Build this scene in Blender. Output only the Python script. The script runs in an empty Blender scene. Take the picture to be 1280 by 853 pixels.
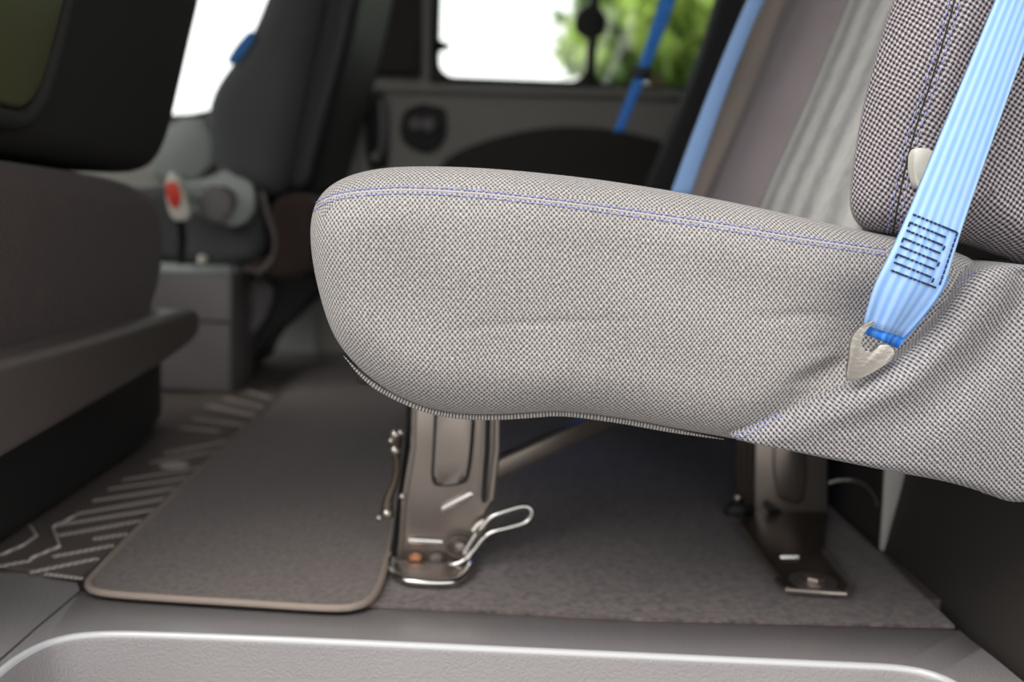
import bpy, bmesh, math, random
from mathutils import Vector, Matrix
from mathutils.bvhtree import BVHTree
random.seed(7)
sc = bpy.context.scene
COL = sc.collection
# ------------------------------------------------------------------ camera
FPX = 1244.0; H = 0.42
YAW = math.radians(1.0); PITCH = math.radians(7.8); ROLL = math.radians(2.0)
fwd = Vector((math.sin(YAW)*math.cos(PITCH), math.cos(YAW)*math.cos(PITCH), -math.sin(PITCH)))
rt0 = Vector((math.cos(YAW), -math.sin(YAW), 0)); up0 = rt0.cross(fwd)
# picture content turned clockwise by ROLL -> camera turned anticlockwise
rt = rt0*math.cos(ROLL) + up0*math.sin(ROLL)
up = -rt0*math.sin(ROLL) + up0*math.cos(ROLL)
EYE = Vector((0, 0, H))
cam = bpy.data.cameras.new('camera'); co = bpy.data.objects.new('camera', cam); COL.objects.link(co)
co.matrix_world = Matrix(((rt.x, up.x, -fwd.x, EYE.x), (rt.y, up.y, -fwd.y, EYE.y), (rt.z, up.z, -fwd.z, EYE.z), (0, 0, 0, 1)))
cam.sensor_width = 36; cam.lens = 36*FPX/1280; cam.clip_start = .01
cam.dof.use_dof = True; cam.dof.focus_distance = .83; cam.dof.aperture_fstop = 2.8
sc.camera = co
# ------------------------------------------------------------------ world, sun, exposure
W = bpy.data.worlds.new('world'); sc.world = W; W.use_nodes = True
wn = W.node_tree; wn.nodes.clear()
wo = wn.nodes.new('ShaderNodeOutputWorld'); bg = wn.nodes.new('ShaderNodeBackground')
tc = wn.nodes.new('ShaderNodeTexCoord'); sx = wn.nodes.new('ShaderNodeSeparateXYZ'); rp = wn.nodes.new('ShaderNodeValToRGB')
rp.color_ramp.elements[0].position = .0; rp.color_ramp.elements[0].color = (1, .985, .97, 1)
rp.color_ramp.elements[1].position = 1.; rp.color_ramp.elements[1].color = (.95, .98, 1, 1)
wn.links.new(tc.outputs['Generated'], sx.inputs[0]); wn.links.new(sx.outputs['Z'], rp.inputs[0])
wn.links.new(rp.outputs[0], bg.inputs[0]); bg.inputs[1].default_value = 1.5
wn.links.new(bg.outputs[0], wo.inputs[0])
sl = bpy.data.lights.new('sun', 'SUN'); sl.energy = 2.3; sl.angle = math.radians(45); sl.color = (1, .97, .92)
so = bpy.data.objects.new('sun', sl); COL.objects.link(so)
so.rotation_euler = Vector((.55, .42, -.8)).to_track_quat('-Z', 'Y').to_euler()   # from behind the camera, front left, above
vs = sc.view_settings; sc.display_settings.display_device = 'sRGB'
vs.view_transform = 'Standard'; vs.look = 'None'; vs.gamma = 1; vs.use_curve_mapping = False; vs.exposure = 0.35

# ------------------------------------------------------------------ pixel helpers (1280x853 frame)
def ray(px, py):
    return (fwd + rt*((px-640)/FPX) - up*((py-426.5)/FPX))
def onY(px, py, y): r = ray(px, py); return EYE + r*(y/r.y)
def onZ(px, py, z=0.): r = ray(px, py); return EYE + r*((z-H)/r.z)
def onX(px, py, x): r = ray(px, py); return EYE + r*(x/r.x)
# ------------------------------------------------------------------ materials
M = {}
def lin(c): return tuple((v/12.92 if v <= .04045 else ((v+.055)/1.055)**2.4) for v in c)
def rgb(r, g, b): return lin((r/255, g/255, b/255)) + (1,)
def mat(name, col, rough=.6, metal=0., bump=0., scale=200., var=0., vscale=8., spec=.5, sheen=0., coord='Object'):
    m = bpy.data.materials.new(name); m.use_nodes = True; nt = m.node_tree; p = nt.nodes['Principled BSDF']
    p.inputs['Base Color'].default_value = col; p.inputs['Roughness'].default_value = rough
    p.inputs['Metallic'].default_value = metal; p.inputs['Specular IOR Level'].default_value = spec
    if sheen: p.inputs['Sheen Weight'].default_value = sheen
    t = nt.nodes.new('ShaderNodeTexCoord')
    n2 = nt.nodes.new('ShaderNodeTexNoise'); n2.inputs['Scale'].default_value = vscale; n2.inputs['Detail'].default_value = 5
    nt.links.new(t.outputs[coord], n2.inputs['Vector'])
    mx = nt.nodes.new('ShaderNodeMix'); mx.data_type = 'RGBA'
    a = tuple(c*(1-var) for c in col[:3])+(1,); b = tuple(min(1, c*(1+var)) for c in col[:3])+(1,)
    mx.inputs['A'].default_value = a; mx.inputs['B'].default_value = b
    if var > .3:
        mr = nt.nodes.new('ShaderNodeMapRange'); mr.inputs['From Min'].default_value = .3; mr.inputs['From Max'].default_value = .7
        nt.links.new(n2.outputs['Fac'], mr.inputs['Value']); nt.links.new(mr.outputs['Result'], mx.inputs['Factor'])
    else: nt.links.new(n2.outputs['Fac'], mx.inputs['Factor'])
    nt.links.new(mx.outputs['Result'], p.inputs['Base Color'])
    if bump:
        n = nt.nodes.new('ShaderNodeTexNoise'); n.inputs['Scale'].default_value = scale; n.inputs['Detail'].default_value = 3
        nt.links.new(t.outputs[coord], n.inputs['Vector'])
        bn = nt.nodes.new('ShaderNodeBump'); bn.inputs['Strength'].default_value = bump; bn.inputs['Distance'].default_value = .002
        nt.links.new(n.outputs['Fac'], bn.inputs['Height']); nt.links.new(bn.outputs['Normal'], p.inputs['Normal'])
    M[name] = m; return m
def mth(nt, op, a, b=None, c=None):
    n = nt.nodes.new('ShaderNodeMath'); n.operation = op
    for i, v in enumerate((a, b, c)):
        if v is None: continue
        if isinstance(v, (int, float)): n.inputs[i].default_value = v
        else: nt.links.new(v, n.inputs[i])
    return n.outputs[0]
def weave(name, light, dark, pu, pv, rot=0., rough=.85, strength=.6, lo=.42, hi=.62, diag=.0):
    """staggered lumps of a coarse woven upholstery cloth, laid out in UV metres"""
    m = bpy.data.materials.new(name); m.use_nodes = True; nt = m.node_tree; p = nt.nodes['Principled BSDF']
    p.inputs['Roughness'].default_value = rough; p.inputs['Specular IOR Level'].default_value = .3
    p.inputs['Sheen Weight'].default_value = .15
    uv = nt.nodes.new('ShaderNodeTexCoord'); mp = nt.nodes.new('ShaderNodeMapping'); mp.inputs['Rotation'].default_value[2] = rot
    nt.links.new(uv.outputs['UV'], mp.inputs['Vector'])
    nz = nt.nodes.new('ShaderNodeTexNoise'); nz.inputs['Scale'].default_value = 26; nz.inputs['Detail'].default_value = 2
    nt.links.new(mp.outputs[0], nz.inputs['Vector'])
    add = nt.nodes.new('ShaderNodeVectorMath'); add.operation = 'MULTIPLY_ADD'
    nt.links.new(nz.outputs['Color'], add.inputs[0]); add.inputs[1].default_value = (.006, .006, 0); nt.links.new(mp.outputs[0], add.inputs[2])
    s = nt.nodes.new('ShaderNodeSeparateXYZ'); nt.links.new(add.outputs[0], s.inputs[0])
    a = mth(nt, 'COSINE', mth(nt, 'MULTIPLY', s.outputs['X'], 2*math.pi/pu))
    b = mth(nt, 'COSINE', mth(nt, 'MULTIPLY', s.outputs['Y'], 2*math.pi/pv))
    h = mth(nt, 'MULTIPLY_ADD', mth(nt, 'MULTIPLY', a, b), .5, .5)
    if diag:
        ds = mth(nt, 'COSINE', mth(nt, 'ADD', mth(nt, 'MULTIPLY', s.outputs['X'], 2*math.pi/pu), mth(nt, 'MULTIPLY', s.outputs['Y'], 2*math.pi/pv)))
        h = mth(nt, 'MULTIPLY_ADD', ds, diag*.3, h)
    nf = nt.nodes.new('ShaderNodeTexNoise'); nf.inputs['Scale'].default_value = 900; nf.inputs['Detail'].default_value = 2
    nt.links.new(mp.outputs[0], nf.inputs['Vector'])
    h2 = mth(nt, 'MULTIPLY_ADD', mth(nt, 'SUBTRACT', nf.outputs['Fac'], .5), .55, h)
    r = nt.nodes.new('ShaderNodeValToRGB'); r.color_ramp.elements[0].position = lo-.17; r.color_ramp.elements[1].position = hi
    r.color_ramp.elements[0].color = dark; r.color_ramp.elements[1].color = light
    nt.links.new(h2, r.inputs[0])
    nv = nt.nodes.new('ShaderNodeTexNoise'); nv.inputs['Scale'].default_value = 330; nv.inputs['Detail'].default_value = 1
    nt.links.new(mp.outputs[0], nv.inputs['Vector'])
    nl = nt.nodes.new('ShaderNodeTexNoise'); nl.inputs['Scale'].default_value = 9; nl.inputs['Detail'].default_value = 4
    nt.links.new(mp.outputs[0], nl.inputs['Vector'])
    v = mth(nt, 'MULTIPLY_ADD', nl.outputs['Fac'], .35, mth(nt, 'MULTIPLY_ADD', nv.outputs['Fac'], .9, .38))
    mx = nt.nodes.new('ShaderNodeVectorMath'); mx.operation = 'SCALE'
    nt.links.new(r.outputs[0], mx.inputs[0]); nt.links.new(v, mx.inputs['Scale'])
    nt.links.new(mx.outputs[0], p.inputs['Base Color'])
    bn = nt.nodes.new('ShaderNodeBump'); bn.inputs['Strength'].default_value = strength; bn.inputs['Distance'].default_value = .0011
    nt.links.new(h2, bn.inputs['Height']); nt.links.new(bn.outputs['Normal'], p.inputs['Normal'])
    M[name] = m; return m
def striped(name, c1, c2, period, axis='Y', rough=.8, coord='Object', bump=.3, sharp=(.3, .7), detail=.4):
    m = bpy.data.materials.new(name); m.use_nodes = True; nt = m.node_tree; p = nt.nodes['Principled BSDF']
    p.inputs['Roughness'].default_value = rough; p.inputs['Specular IOR Level'].default_value = .3
    t = nt.nodes.new('ShaderNodeTexCoord'); s = nt.nodes.new('ShaderNodeSeparateXYZ'); nt.links.new(t.outputs[coord], s.inputs[0])
    n = nt.nodes.new('ShaderNodeTexNoise'); n.inputs['Scale'].default_value = 60; nt.links.new(t.outputs[coord], n.inputs['Vector'])
    a = mth(nt, 'SINE', mth(nt, 'MULTIPLY', s.outputs[axis], 2*math.pi/period))
    h = mth(nt, 'MULTIPLY_ADD', a, .5, .5); h = mth(nt, 'MULTIPLY_ADD', mth(nt, 'SUBTRACT', n.outputs['Fac'], .5), detail, h)
    r = nt.nodes.new('ShaderNodeValToRGB'); r.color_ramp.elements[0].position = sharp[0]; r.color_ramp.elements[1].position = sharp[1]
    r.color_ramp.elements[0].color = c1; r.color_ramp.elements[1].color = c2
    nt.links.new(h, r.inputs[0]); nt.links.new(r.outputs[0], p.inputs['Base Color'])
    bn = nt.nodes.new('ShaderNodeBump'); bn.inputs['Strength'].default_value = bump; bn.inputs['Distance'].default_value = .0006
    nt.links.new(h, bn.inputs['Height']); nt.links.new(bn.outputs['Normal'], p.inputs['Normal'])
    M[name] = m; return m
weave('seat_cloth', rgb(170, 165, 162), rgb(80, 76, 76), .0040, .0050, lo=.33, hi=.66)
weave('cover_cloth', rgb(158, 154, 155), rgb(68, 64, 66), .0042, .0050, rot=-.12, lo=.33, hi=.66, diag=.5)
weave('back_cloth', rgb(176, 167, 170), rgb(48, 41, 46), .0050, .0056, rot=-.25, lo=.45, hi=.8)
weave('piping_cloth', rgb(165, 160, 156), rgb(84, 79, 77), .0028, 9., lo=.4, hi=.6)
striped('insert_cloth', rgb(142, 141, 139), rgb(178, 177, 173), .075, 'Y', sharp=(.0, 1.), detail=1.1)
mat('bolster_cloth', rgb(142, 131, 134), .9, bump=.4, scale=500, var=.15)
mat('bolster_taupe', rgb(160, 147, 138), .9, bump=.4, scale=500, var=.15)
mat('dark_grey_cloth', rgb(104, 105, 103), .9, bump=.4, scale=500, var=.2)
mat('black_cloth', rgb(38, 38, 40), .9, bump=.4, scale=400, var=.2)
mat('driver_cloth', rgb(72, 74, 74), .85, bump=.3, scale=400, var=.15)
mat('brown_felt', rgb(54, 40, 36), .95, bump=.8, scale=220, var=.3, vscale=25, sheen=.1)
mat('black_plastic', rgb(26, 26, 26), .5, bump=.2, scale=700)
mat('olive_panel', rgb(74, 76, 50), .3, bump=.1, scale=500)
mat('grey_plastic', rgb(104, 100, 98), .5, bump=.35, scale=900)
mat('edge_highlight', rgb(184, 183, 184), .22, spec=.9)  # paler, glossier grey for the highlight line on the sill
mat('sill_plastic', rgb(132, 127, 127), .42, bump=.6, scale=420, var=.08, spec=.6)
_p = M['sill_plastic'].node_tree.nodes['Principled BSDF']; _p.inputs['Coat Weight'].default_value = .5; _p.inputs['Coat Roughness'].default_value = .25
mat('base_plastic', rgb(112, 106, 106), .45, bump=.2, scale=700)
mat('trim_plastic', rgb(84, 76, 73), .3, bump=.25, scale=700)
mat('wall_plastic', rgb(152, 150, 143), .6, bump=.2, scale=500, var=.06)
mat('wall_dark', rgb(50, 46, 43), .7, bump=.2, scale=500, var=.1)
mat('pillar_plastic', rgb(158, 164, 160), .6, bump=.1, scale=300)
mat('liner', rgb(190, 188, 182), .9, bump=.2, scale=400)
mat('rubber', rgb(22, 21, 21), .6)
mat('carpet', rgb(95, 83, 81), .98, bump=1., scale=300, var=.5, vscale=130, sheen=.2)
mat('mat_pile', rgb(98, 86, 81), .98, bump=1., scale=380, var=.35, vscale=130, sheen=.2)
mat('mat_edge', rgb(138, 124, 114), .7, bump=.4, scale=600)
mat('floor_vinyl', rgb(100, 90, 86), .5, bump=.3, scale=300, var=.1)
striped('stripe_print', rgb(160, 150, 145), rgb(205, 196, 190), .006, 'X', detail=.2)
mat('leg_steel', rgb(146, 136, 129), .3, metal=.8, var=.12, vscale=30)
mat('leg_dark', rgb(86, 76, 66), .34, metal=.6)
mat('bright_steel', rgb(205, 202, 198), .2, metal=1.)
mat('hook_steel', rgb(186, 180, 172), .32, metal=.95, bump=.2, scale=300)
mat('bolt_reflection', rgb(196, 150, 122), .3, metal=.9)  # orange reflection painted into the bolt colour
mat('thread_blue', rgb(140, 148, 205), .7)
mat('thread_navy', rgb(24, 32, 62), .7)
mat('white_plastic', rgb(205, 202, 190), .4)
mat('red_plastic', rgb(215, 62, 40), .4)
mat('tag_blue', rgb(42, 118, 190), .6)
mat('strap_grey', rgb(185, 182, 177), .6)
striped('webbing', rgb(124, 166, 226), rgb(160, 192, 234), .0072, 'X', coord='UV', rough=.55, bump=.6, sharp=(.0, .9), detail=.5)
striped('webbing_shaded', rgb(50, 130, 240), rgb(84, 160, 250), .009, 'X', coord='UV', rough=.6, bump=.6, detail=.3)  # deeper blue copy of the webbing, shade put into the colour
mat('bark', rgb(84, 70, 52), .9, bump=1., scale=20)
mat('asphalt', rgb(128, 126, 124), .9, var=.1, vscale=2)
def leafmat(name, a, b):
    m = mat(name, a, .6, var=.0); nt = m.node_tree; p = nt.nodes['Principled BSDF']
    oi = nt.nodes.new('ShaderNodeTexCoord'); n = nt.nodes.new('ShaderNodeTexNoise'); n.inputs['Scale'].default_value = 1.7; n.inputs['Detail'].default_value = 3
    nt.links.new(oi.outputs['Object'], n.inputs['Vector'])
    r = nt.nodes.new('ShaderNodeValToRGB'); r.color_ramp.elements[0].position = .38; r.color_ramp.elements[1].position = .62
    r.color_ramp.elements[0].color = a; r.color_ramp.elements[1].color = b
    nt.links.new(n.outputs['Fac'], r.inputs[0]); nt.links.new(r.outputs[0], p.inputs['Base Color'])
mat('shell_black', rgb(26, 25, 23), .8, bump=.3, scale=400)
leafmat('leaves', rgb(72, 100, 34), rgb(150, 176, 72))
leafmat('leaves_dark', rgb(50, 80, 30), rgb(120, 150, 60))
g = bpy.data.materials.new('glass'); g.use_nodes = True; nt = g.node_tree; nt.nodes.clear()
o = nt.nodes.new('ShaderNodeOutputMaterial'); mxs = nt.nodes.new('ShaderNodeMixShader'); tr = nt.nodes.new('ShaderNodeBsdfTransparent'); gl = nt.nodes.new('ShaderNodeBsdfGlossy')
tr.inputs[0].default_value = (.95, .98, .96, 1); gl.inputs['Roughness'].default_value = .02; mxs.inputs[0].default_value = .05
nt.links.new(tr.outputs[0], mxs.inputs[1]); nt.links.new(gl.outputs[0], mxs.inputs[2]); nt.links.new(mxs.outputs[0], o.inputs[0]); M['glass'] = g

# ------------------------------------------------------------------ object helpers
def link(name, bm, m, parent=None, smooth=True, fix=True):
    if fix: bmesh.ops.recalc_face_normals(bm, faces=bm.faces)
    me = bpy.data.meshes.new(name); bm.to_mesh(me); bm.free()
    for ma in (m if isinstance(m, (list, tuple)) else [m]): me.materials.append(M[ma])
    for p in me.polygons: p.use_smooth = smooth
    ob = bpy.data.objects.new(name, me); COL.objects.link(ob)
    if parent:
        ob.parent = parent
        ob.location = -PL[parent.name] if parent.name in PL else (0, 0, 0)
    return ob
PL = {}
def thing(name, label, cat, loc, group=None):
    e = bpy.data.objects.new(name, None); COL.objects.link(e); e.location = loc; e.empty_display_size = .05
    PL[e.name] = Vector(loc); e['label'] = label; e['category'] = cat
    if group: e['group'] = group
    return e
def tag(o, label, cat, group=None):
    o['label'] = label; o['category'] = cat
    if group: o['group'] = group
    return o
def sharp(ob, ang=35):
    ob.data.set_sharp_from_angle(angle=math.radians(ang)); return ob
def struct(name, bm, m, smooth=False, parent=None):
    o = link(name, bm, m, parent, smooth)
    if not parent: o['kind'] = 'structure'
    return o
def BM(): return bmesh.new()
def box(bm, lo, hi, bev=0., seg=2):
    r = bmesh.ops.create_cube(bm, size=1)
    lo = Vector(lo); hi = Vector(hi); c = (lo+hi)/2; s = hi-lo
    for v in r['verts']: v.co = Vector((v.co.x*s.x, v.co.y*s.y, v.co.z*s.z)) + c
    if bev:
        es = list({e for v in r['verts'] for e in v.link_edges})
        bmesh.ops.bevel(bm, geom=es, offset=bev, segments=seg, affect='EDGES', profile=.5)
def prism(bm, pts, off, bev=0., seg=2):
    """solid from a 3-D polygon and its offset vector"""
    off = Vector(off); a = [bm.verts.new(p) for p in pts]; b = [bm.verts.new(Vector(p)+off) for p in pts]
    fs = [bm.faces.new(a), bm.faces.new(b[::-1])]; n = len(pts)
    for i in range(n): fs.append(bm.faces.new((a[i], b[i], b[(i+1) % n], a[(i+1) % n])))
    if bev:
        es = list({e for e in fs[0].edges} | {e for e in fs[1].edges})
        bmesh.ops.bevel(bm, geom=es, offset=bev, segments=seg, affect='EDGES', profile=.5)
    return fs
def chaikin(p, it=2, closed=True):
    p = [Vector(q) for q in p]
    for _ in range(it):
        q = []
        n = len(p)
        if closed:
            for i in range(n): a, b = p[i], p[(i+1) % n]; q += [a*.75+b*.25, a*.25+b*.75]
        else:
            q = [p[0]]
            for i in range(n-1): a, b = p[i], p[i+1]; q += [a*.75+b*.25, a*.25+b*.75]
            q.append(p[-1])
        p = q
    return p
def resample(p, n, closed=True):
    p = list(p); q = p+[p[0]] if closed else p
    L = [0]
    for i in range(len(q)-1): L.append(L[-1]+(q[i+1]-q[i]).length)
    out = []; j = 0; m = n if closed else n-1
    for k in range(n):
        t = L[-1]*k/m
        while j < len(L)-2 and L[j+1] < t: j += 1
        d = L[j+1]-L[j]; out.append(q[j].lerp(q[j+1], (t-L[j])/d if d > 1e-12 else 0))
    return out
def tube(bm, pts, r, n=8, closed=False, taper=None, flat=1., uv=None):
    pts = [Vector(p) for p in pts]; rings = []; N = len(pts); prev = None; L = 0
    for i, p in enumerate(pts):
        a = pts[i-1] if (i or closed) else p; b = pts[(i+1) % N] if (i < N-1 or closed) else p
        t = (b-a).normalized()
        ref = prev if prev is not None else (Vector((0, 0, 1)) if abs(t.z) < .9 else Vector((1, 0, 0)))
        s = t.cross(ref).cross(t).normalized(); prev = s; w = t.cross(s)
        rr = r*(taper(i/(N-1)) if taper else 1)
        rings.append([bm.verts.new(p + s*math.cos(2*math.pi*k/n)*rr + w*math.sin(2*math.pi*k/n)*rr*flat) for k in range(n)])
    lay = bm.loops.layers.uv.verify() if uv else None
    for i in range(N if closed else N-1):
        A, B = rings[i], rings[(i+1) % N]; d = (pts[(i+1) % N]-pts[i]).length
        for k in range(n):
            f = bm.faces.new((A[k], B[k], B[(k+1) % n], A[(k+1) % n]))
            if uv:
                for l, u, v in zip(f.loops, (L, L+d, L+d, L), (k, k, k+1, k+1)): l[lay].uv = (u, v*uv)
        L += d
    if not closed: bm.faces.new(rings[0]); bm.faces.new(rings[-1][::-1])
def ball(bm, c, r, sc_=(1, 1, 1), seg=12):
    x = bmesh.ops.create_uvsphere(bm, u_segments=seg, v_segments=max(6, seg//2+2), radius=r)
    for v in x['verts']: v.co = Vector((v.co.x*sc_[0], v.co.y*sc_[1], v.co.z*sc_[2])) + Vector(c)
def cyl(bm, c, r, h, axis='Y', seg=20, bev=0., r2=None):
    x = bmesh.ops.create_cone(bm, cap_ends=True, segments=seg, radius1=r, radius2=r2 if r2 else r, depth=h)
    R = {'Y': Matrix.Rotation(math.radians(90), 3, 'X'), 'X': Matrix.Rotation(math.radians(90), 3, 'Y'), 'Z': Matrix.Identity(3)}[axis]
    for v in x['verts']: v.co = R @ v.co + Vector(c)
    if bev:
        es = [e for e in {e for v in x['verts'] for e in v.link_edges} if len(e.link_faces) == 2 and any(len(f.verts) > 4 for f in e.link_faces)]
        bmesh.ops.bevel(bm, geom=es, offset=bev, segments=2, affect='EDGES', profile=.5)
def hexbolt(bm, c, r, h, axis='Y'):
    cyl(bm, c, r*1.35, h*.35, axis, 20)
    d = {'Y': Vector((0, -1, 0)), 'Z': Vector((0, 0, 1)), 'X': Vector((1, 0, 0))}[axis]
    cyl(bm, Vector(c)+d*h*.5, r, h, axis, 6, bev=r*.15)
def slab(outline, seg_m, r, thick, mp, N=240, nr=9, inner=16, dome=0., disp=None, seam=None, chk=2, back=True, both=False, rf=None):
    """inflated cushion solid. outline: 2-D loop; seg_m: medial segment ((a,b),(c,d)); mp(a,b,c)->Vector, c = depth behind the front.
    rf: optional per-point radius factor.  seam: (phi_deg, test(a,b)) outside which the cloth runs over the edge instead."""
    P = resample(chaikin([Vector((a, b)) for a, b in outline], chk), N)
    A, B = Vector(seg_m[0]), Vector(seg_m[1]); AB = B-A
    Mi = []
    for p in P:
        t = max(0, min(1, (p-A).dot(AB)/max(AB.length_squared, 1e-9))); Mi.append(A+AB*t)
    per = [0]
    for i in range(N): per.append(per[-1]+(P[(i+1) % N]-P[i]).length)
    bm = BM(); lay = bm.loops.layers.uv.new('UVMap'); rings = []; UV = []; phis = []
    def addring(pts, cs, uvs, ph): rings.append([bm.verts.new(mp(p.x, p.y, c)) for p, c in zip(pts, cs)]); UV.append(uvs); phis.append(ph)
    RR = [r*(rf(p) if rf else 1) for p in P]
    if both:
        for k in range(nr):
            ph = math.pi/2*k/nr
            pts = [p+(m-p).normalized()*rr*(1-math.sin(ph)) for p, m, rr in zip(P, Mi, RR)]
            addring(pts, [thick-rr*(1-math.cos(ph)) for rr in RR], [(per[i], thick+r*(1.57-ph)) for i in range(N)], 200)
    addring(P, [thick-(r if both else 0)]*N, [(per[i], thick) for i in range(N)], 180)
    ns = 3
    for k in range(1, ns): addring(P, [thick+(rr-thick)*k/ns for rr in RR], [(per[i], thick+(r-thick)*k/ns) for i in range(N)], 150)
    for k in range(nr+1):
        ph = math.pi/2*(1-k/nr)
        pts = []; cs = []; uvs = []
        for i, (p, m) in enumerate(zip(P, Mi)):
            d = (m-p); dist = d.length; dn = d.normalized(); rr = RR[i]
            ins = min(rr*(1-math.sin(ph)), dist*.9); q = p+dn*ins
            c = rr*(1-math.cos(ph)); f = (1-math.sin(ph))
            if disp: c += disp(q.x, q.y)*min(1, f*1.6)
            t = ins/dist
            c -= dome*(1-(1-t)**2)
            pts.append(q); cs.append(c)
            base = p+dn*rr; u = base-dn*(rr*ph); uvs.append((u.x, u.y))
        addring(pts, cs, uvs, math.degrees(ph))
    for k in range(1, inner+1):
        pts = []; cs = []; uvs = []
        for i, (p, m) in enumerate(zip(P, Mi)):
            dist = (m-p).length; t0 = min(RR[i]/dist, .9); t = t0+(1-t0)*k/inner
            q = p.lerp(m, t); c = -dome*(1-(1-t)**2)
            if disp: c += disp(q.x, q.y)
            pts.append(q); cs.append(c); uvs.append((q.x, q.y))
        addring(pts, cs, uvs, 0)
    for k in range(len(rings)-1):
        for i in range(N):
            j = (i+1) % N
            f = bm.faces.new((rings[k][i], rings[k][j], rings[k+1][j], rings[k+1][i]))
            idx = ((k, i), (k, i+1), (k+1, i+1), (k+1, i))
            over = seam and phis[k+1] >= seam[0]-.1 and phis[k+1] <= 90 and seam[1](P[i].x, P[i].y)
            for l, (a, b) in zip(f.loops, idx):
                if phis[k] > 91 or over:
                    ph = phis[a] if phis[a] <= 90 else 90
                    l[lay].uv = (per[b], UV[a][b % N][1]) if phis[a] > 91 else (per[b], r+r*(math.radians(ph)-math.pi/2))
                else: l[lay].uv = UV[a][b % N]
    if back:
        f = bm.faces.new(rings[0])
    bmesh.ops.remove_doubles(bm, verts=rings[-1], dist=1e-6)
    return bm
def bvh_of(bm):
    bm.normal_update(); return BVHTree.FromBMesh(bm)
def hit(bvh, px, py, lift=0.):
    d = ray(px, py).normalized(); loc, nrm, i, dist = bvh.ray_cast(EYE, d)
    if loc is None: return None
    if nrm.dot(d) > 0: nrm = -nrm
    return loc + nrm*lift
def interp(pts, n):
    return resample(chaikin([Vector(p) for p in pts], 2, False), n, False)
def dpoly(x, z, poly):
    best = 9; tt = 0; q = Vector((x, z)); n = len(poly)-1
    for i in range(n):
        a, b = poly[i], poly[i+1]; ab = b-a; t = max(0, min(1, (q-a).dot(ab)/ab.length_squared)); d = (a+ab*t-q).length
        if d < best: best = d; tt = (i+t)/n
    return best, tt
def stitches(bm, bvh, pxs, step, ln, r, off=0.):
    """thread dashes laid on a surface under a picture-traced line"""
    P = resample([Vector(p) for p in pxs], 400, False); pts = [hit(bvh, p.x, p.y, .0004) for p in P]; pts = [p for p in pts if p]
    L = 0; nxt = 0; k = 0
    acc = [0]
    for i in range(len(pts)-1): acc.append(acc[-1]+(pts[i+1]-pts[i]).length)
    def at(s):
        for i in range(len(acc)-1):
            if acc[i+1] >= s: return pts[i].lerp(pts[i+1], (s-acc[i])/max(1e-9, acc[i+1]-acc[i]))
        return pts[-1]
    s = 0
    while s < acc[-1]-ln:
        a, b = at(s), at(s+ln); m = at(s+ln/2); m = m + (EYE-m).normalized()*r*.7
        tube(bm, [a, m, b], r, 5); s += step
def XZ(px, py, y): p = onY(px, py, y); return (p.x, p.z)

# ================================================================== SETTING
YF = 2.72           # inner face of the far side wall
# floor slab with carpet
bm = BM(); box(bm, (-1.75, 1.055, -.03), (1.75, YF, 0)); struct('floor', bm, 'floor_vinyl')
# carpet field under the bench, picture-traced near/right edges
cp = [onZ(455, 764), onZ(800, 778), onZ(1193, 787), onZ(1040, 647)]
cp[3] = cp[2] + (cp[3]-cp[2])*4.2; cp[3].y = YF-.02; 
pts = [onZ(400, 757, 0), cp[1], cp[2], Vector((cp[2].x+.03, YF-.02, 0)), Vector((-.42, YF-.02, 0)), Vector((-.42, 1.30, 0)), onZ(112, 744, 0)]
bm = BM(); prism(bm, [Vector((p.x, p.y, .0005)) for p in pts], (0, 0, .0035)); car = struct('floor_carpet', bm, 'carpet')
# step sill
back = [(-60, 880), (-30, 853), (0, 827), (50, 783), (103, 739), (130, 741), (250, 747), (400, 755), (640, 766), (900, 776), (1080, 783), (1200, 787), (1215, 800), (1245, 823), (1285, 856), (1330, 892)]
path = [(-75, 925), (-30, 868), (0, 845), (28, 822), (60, 805), (95, 796), (150, 793), (400, 803), (640, 814), (900, 826), (1080, 834), (1120, 836), (1155, 841), (1185, 852), (1215, 872), (1245, 915)]
Bp = resample([onZ(*p) for p in back], 400, False); 
Bq = []
def corr(lst, n):
    out = []
    for i in range(len(lst)-1):
        for k in range(n): out.append(Vector(lst[i]).lerp(Vector(lst[i+1]), k/n))
    out.append(Vector(lst[-1])); return out
Bp = corr([onZ(*p) for p in back], 8); Pp = corr([onZ(*p) for p in path], 8)
for _ in range(12):
    Pp = [Pp[0]]+[(Pp[i-1]+Pp[i]*2+Pp[i+1])/4 for i in range(1, len(Pp)-1)]+[Pp[-1]]
bm = BM(); n = len(Bp); rows = []
rows.append([bm.verts.new((p.x, p.y, -.03)) for p in Bp]); rows.append([bm.verts.new((p.x, p.y, -.002)) for p in Bp])
rows.append([bm.verts.new(b.lerp(p, .02)) for b, p in zip(Bp, Pp)])
nrm = []
for i, p in enumerate(Pp):
    t = (Pp[min(i+1, n-1)]-Pp[max(i-1, 0)]); w = Vector((t.y, -t.x, 0)).normalized(); nrm.append(w)
R_ = .006
rows.append([bm.verts.new(p-w*R_*1.0) for p, w in zip(Pp, nrm)])
for k in range(1, 7):
    a = math.pi/2*k/6; rows.append([bm.verts.new(p - w*R_ + w*R_*math.sin(a) - Vector((0, 0, R_*(1-math.cos(a))))) for p, w in zip(Pp, nrm)])
rows.append([bm.verts.new(p + w*.012 - Vector((0, 0, .06))) for p, w in zip(Pp, nrm)])
rows.append([bm.verts.new(p + w*.03 - Vector((0, 0, .20))) for p, w in zip(Pp, nrm)])
for a, b in zip(rows, rows[1:]):
    for i in range(n-1): bm.faces.new((a[i], a[i+1], b[i+1], b[i]))
s = sharp(struct('trim_1', bm, 'sill_plastic', True), 50); s['label'] = 'grey plastic door sill with rounded step edge'
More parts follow.
